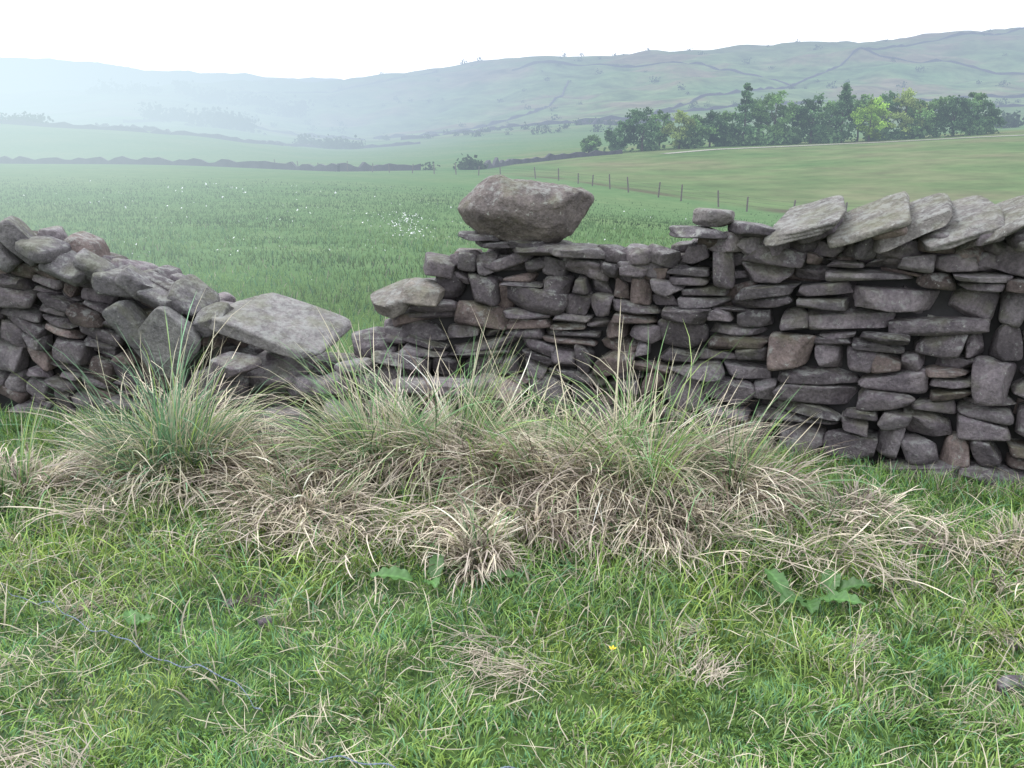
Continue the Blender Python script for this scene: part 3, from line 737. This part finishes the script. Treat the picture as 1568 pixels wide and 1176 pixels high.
# ------------------------------------------------------------------ trees
def tree(name, x, y, H, W, seed, col, conifer=False, leaves=2600):
    r = np.random.default_rng(seed); z0 = float(ground(x, y)[0]); root = empty(name)
    V = []; Fq = []
    def limb(a, b, r0, r1, seg=5):
        a = np.array(a); b = np.array(b); o = len(V); dd = (b-a)
        pv = np.cross(dd, (0.3, 1, .2)); pv /= np.linalg.norm(pv); qv = np.cross(dd, pv); qv /= np.linalg.norm(qv)
        for i in range(seg+1):
            t = i/seg; c = a+dd*t+(r.normal(0, .05, 3) if 0 < i < seg else 0); rad = r0+(r1-r0)*t
            for j in range(6):
                an = j*math.pi/3; V.append(tuple(c+rad*(pv*math.cos(an)+qv*math.sin(an))))
        for i in range(seg):
            for j in range(6): Fq.append((o+i*6+j, o+i*6+(j+1) % 6, o+i*6+6+(j+1) % 6, o+i*6+6+j))
    limb((x, y, z0-.3), (x+r.normal(0, .2), y, z0+H*(.93 if conifer else .6)), .18, .04)
    cl = []
    if conifer:
        for i in range(46):
            t = r.uniform(.06, 1)**.9; a = r.uniform(0, 6.28); rad = W/2*(1-t)**.8*r.uniform(.5, 1.1)
            cl.append((x+rad*math.cos(a), y+rad*math.sin(a), z0+H*t, .55*(1.1-t)+.25))
    else:
        k1, k2 = r.uniform(0, 6.28, 2)
        for i in range(40):
            v = r.normal(size=3); v /= np.linalg.norm(v); v *= r.uniform(.4, 1)**.6
            a = math.atan2(v[1], v[0]); f = 1+.22*math.sin(3*a+k1)+.15*math.sin(5*v[2]+k2)
            cz = z0+H*.52+v[2]*H*.44*(1+.12*math.sin(2*a+k2))
            cl.append((x+v[0]*W/2*f*(1-.35*max(0, v[2])), y+v[1]*W/2*f, cz, r.uniform(.35, 1.0)*W/6.5))
    for c in cl[::4]: limb((x, y, z0+H*r.uniform(.15, .45) if not conifer else c[2]-.1), c[:3], .06, .02, 3)
    mk('trunk', V, [np.array(Fq)], M_bark, None, True, root)
    cl = np.array(cl); k = r.integers(0, len(cl), leaves)
    off = r.normal(size=(leaves, 3))*np.array([1, 1, .7])*cl[k, 3][:, None]*.58
    c = cl[k, :3]+off; sz = r.uniform(.08, .18, leaves)
    Vv = np.zeros((leaves, 4, 3)); u = r.normal(size=(leaves, 3)); u /= np.linalg.norm(u, axis=1)[:, None]; w = np.cross(u, r.normal(size=(leaves, 3))); w /= np.linalg.norm(w, axis=1)[:, None]
    for i, (a, b) in enumerate(((-1, -1), (1, -.7), (1.1, 1), (-.8, .9))): Vv[:, i] = c+(u*a+w*b)*sz[:, None]
    cb = r.uniform(.5, 1.7, len(cl))[k]
    C = np.array(col)*(cb*r.uniform(.7, 1.3, leaves))[:, None]
    mk('crown', Vv.reshape(-1, 3), [np.arange(leaves*4).reshape(-1, 4)], M_tree, np.repeat(C, 4, 0), False, root)
DK = (.085, .155, .065); MD = (.13, .225, .075); LT = (.26, .40, .07); YL = (.25, .32, .10)
tl = [(.085, 150, 3.2, 3.5, MD, 0), (.118, 148, 5.2, 4.8, DK, 0), (.142, 146, 7.2, 5.0, DK, 0), (.160, 150, 6.6, 4.4, MD, 0), (.182, 146, 6.0, 4.5, YL, 0), (.200, 147, 5.2, 4.4, MD, 0), (.215, 148, 5.4, 4.6, DK, 0),
      (.232, 150, 5.8, 4.6, MD, 0), (.252, 147, 9.2, 4.8, DK, 1), (.268, 150, 7.4, 5, MD, 0), (.285, 146, 8.8, 5.2, MD, 0), (.305, 149, 7.2, 5.4, MD, 0), (.325, 146, 7.6, 5.4, DK, 0), (.342, 150, 7.0, 4.6, MD, 0),
      (.358, 145, 8.8, 4.5, DK, 1), (.375, 150, 7.6, 5.4, MD, 0), (.388, 144, 6.6, 5.2, LT, 0), (.405, 150, 8, 5.4, DK, 0), (.425, 147, 7.6, 5.8, YL, 0), (.442, 147, 6.2, 5.4, MD, 0), (.460, 149, 7.0, 5.4, MD, 0), (.478, 146, 6.3, 5.6, DK, 0), (.496, 148, 6.8, 5.8, MD, 0), (.510, 147, 5.2, 4.6, DK, 0)]
for i, (u_, y_, H, W, c, cf) in enumerate(tl):
    tree('conifer_tree' if cf else 'broadleaf_tree', u_*y_, y_, H, W, 400+i, c, bool(cf))
r = np.random.default_rng(95); B = []
def bush(u_, y_, s, n=70, tone=1.): B.append((u_*y_, y_, s, n, tone))
for _ in range(45): bush(r.uniform(.11, .52), r.uniform(144, 152), r.uniform(.9, 2.1), 150, r.uniform(1.4, 3.0))
for _ in range(14): bush(r.uniform(-.055, -.035), 111+r.normal(), .8, 60)
bush(-.045, 110, 1.2, 200, .7); bush(-.052, 111, 1.0, 120, .7); bush(-.09, 112, .8, 80, .7)
for _ in range(26): bush(r.uniform(-.23, -.165), r.uniform(400, 440), r.uniform(2.2, 4), 90, .8)
for _ in range(40): bush(r.uniform(-.45, -.22), r.uniform(880, 960), r.uniform(5, 10), 70, .6)
for _ in range(30): bush(r.uniform(-.40, -.28), r.uniform(560, 640), r.uniform(4, 8), 80, .6)
for _ in range(20): bush(r.uniform(-.62, -.5), r.uniform(255, 275), r.uniform(1.5, 3.0), 80, .8)
for _ in range(40): bush(r.uniform(-.16, .2), r.uniform(460, 620), r.uniform(1.5, 3.2), 60, .9)
for _ in range(110): bush(r.uniform(-.35, .6), r.uniform(700, 1280), r.uniform(2, 5), 50, 1.)
for _ in range(14): bush(r.uniform(.5, .62), r.uniform(300, 420), r.uniform(3, 5), 80, .8)
bush(-.052, 1285, 6, 60); bush(-.035, 1290, 5, 60)
Vs = []; Cs = []
for (x_, y_, s, n, tone) in B:
    z_ = float(ground(x_, y_)[0]); c = r.normal(size=(n, 3))*np.array([.5, .5, .35])*s+np.array([x_, y_, z_+s*.45])
    q = np.zeros((n, 4, 3)); u = r.normal(size=(n, 3)); u /= np.linalg.norm(u, axis=1)[:, None]; w = np.cross(u, r.normal(size=(n, 3))); w /= np.linalg.norm(w, axis=1)[:, None]
    sz = s*.13*r.uniform(.6, 1.3, n)
    for i, (a, b) in enumerate(((-1, -1), (1, -1), (1, 1), (-1, 1))): q[:, i] = c+(u*a+w*b)*sz[:, None]
    Vs.append(q.reshape(-1, 3)); Cs.append(np.repeat(np.array([.05, .085, .035])*tone*r.uniform(.6, 1.4, (n, 1)), 4, 0))
Vs = np.concatenate(Vs); mk('distant_trees', Vs, [np.arange(len(Vs)).reshape(-1, 4)], M_tree, np.concatenate(Cs), False)

# ------------------------------------------------------------------ light
w = bpy.data.worlds.new('World'); scene.world = w; w.use_nodes = True
nt = w.node_tree; nt.nodes.clear(); N = nt.nodes.new
sky = N('ShaderNodeTexSky'); sky.sky_type = 'NISHITA'; sky.sun_disc = False
EL, AZ = math.radians(50), math.radians(-60)
sky.sun_elevation = EL; sky.sun_rotation = AZ
tc = N('ShaderNodeTexCoord'); sep = N('ShaderNodeSeparateXYZ'); lk(nt, tc.outputs['Generated'], sep.inputs[0])
cl = N('ShaderNodeMapRange'); lk(nt, sep.outputs[2], cl.inputs[0]); cl.inputs[1].default_value = 0; cl.inputs[2].default_value = .8
cloud = mixc(nt, cl.outputs[0], (9.2, 9.5, 10.2), (17, 17.3, 18.6))
col = mixc(nt, .9, sky.outputs[0], cloud)
bg = N('ShaderNodeBackground'); bg.inputs[1].default_value = .14; lk(nt, col, bg.inputs[0])
o = N('ShaderNodeOutputWorld'); lk(nt, bg.outputs[0], o.inputs[0])
sl = bpy.data.lights.new('sun', 'SUN'); sl.energy = 1.5; sl.angle = math.radians(20); sl.color = (1, .97, .93)
so = link(bpy.data.objects.new('sun', sl))
sd = Vector((math.sin(AZ)*math.cos(EL), math.cos(AZ)*math.cos(EL), math.sin(EL)))
so.rotation_euler = sd.to_track_quat('Z', 'Y').to_euler()

cam = bpy.data.cameras.new('camera'); cam.lens = 31.18; cam.sensor_width = 36; cam.clip_end = 9000; cam.clip_start = .05
co = link(bpy.data.objects.new('camera', cam)); co.location = (0, 0, 1.6); co.rotation_euler = (math.radians(90-15.4), 0, 0)
scene.camera = co
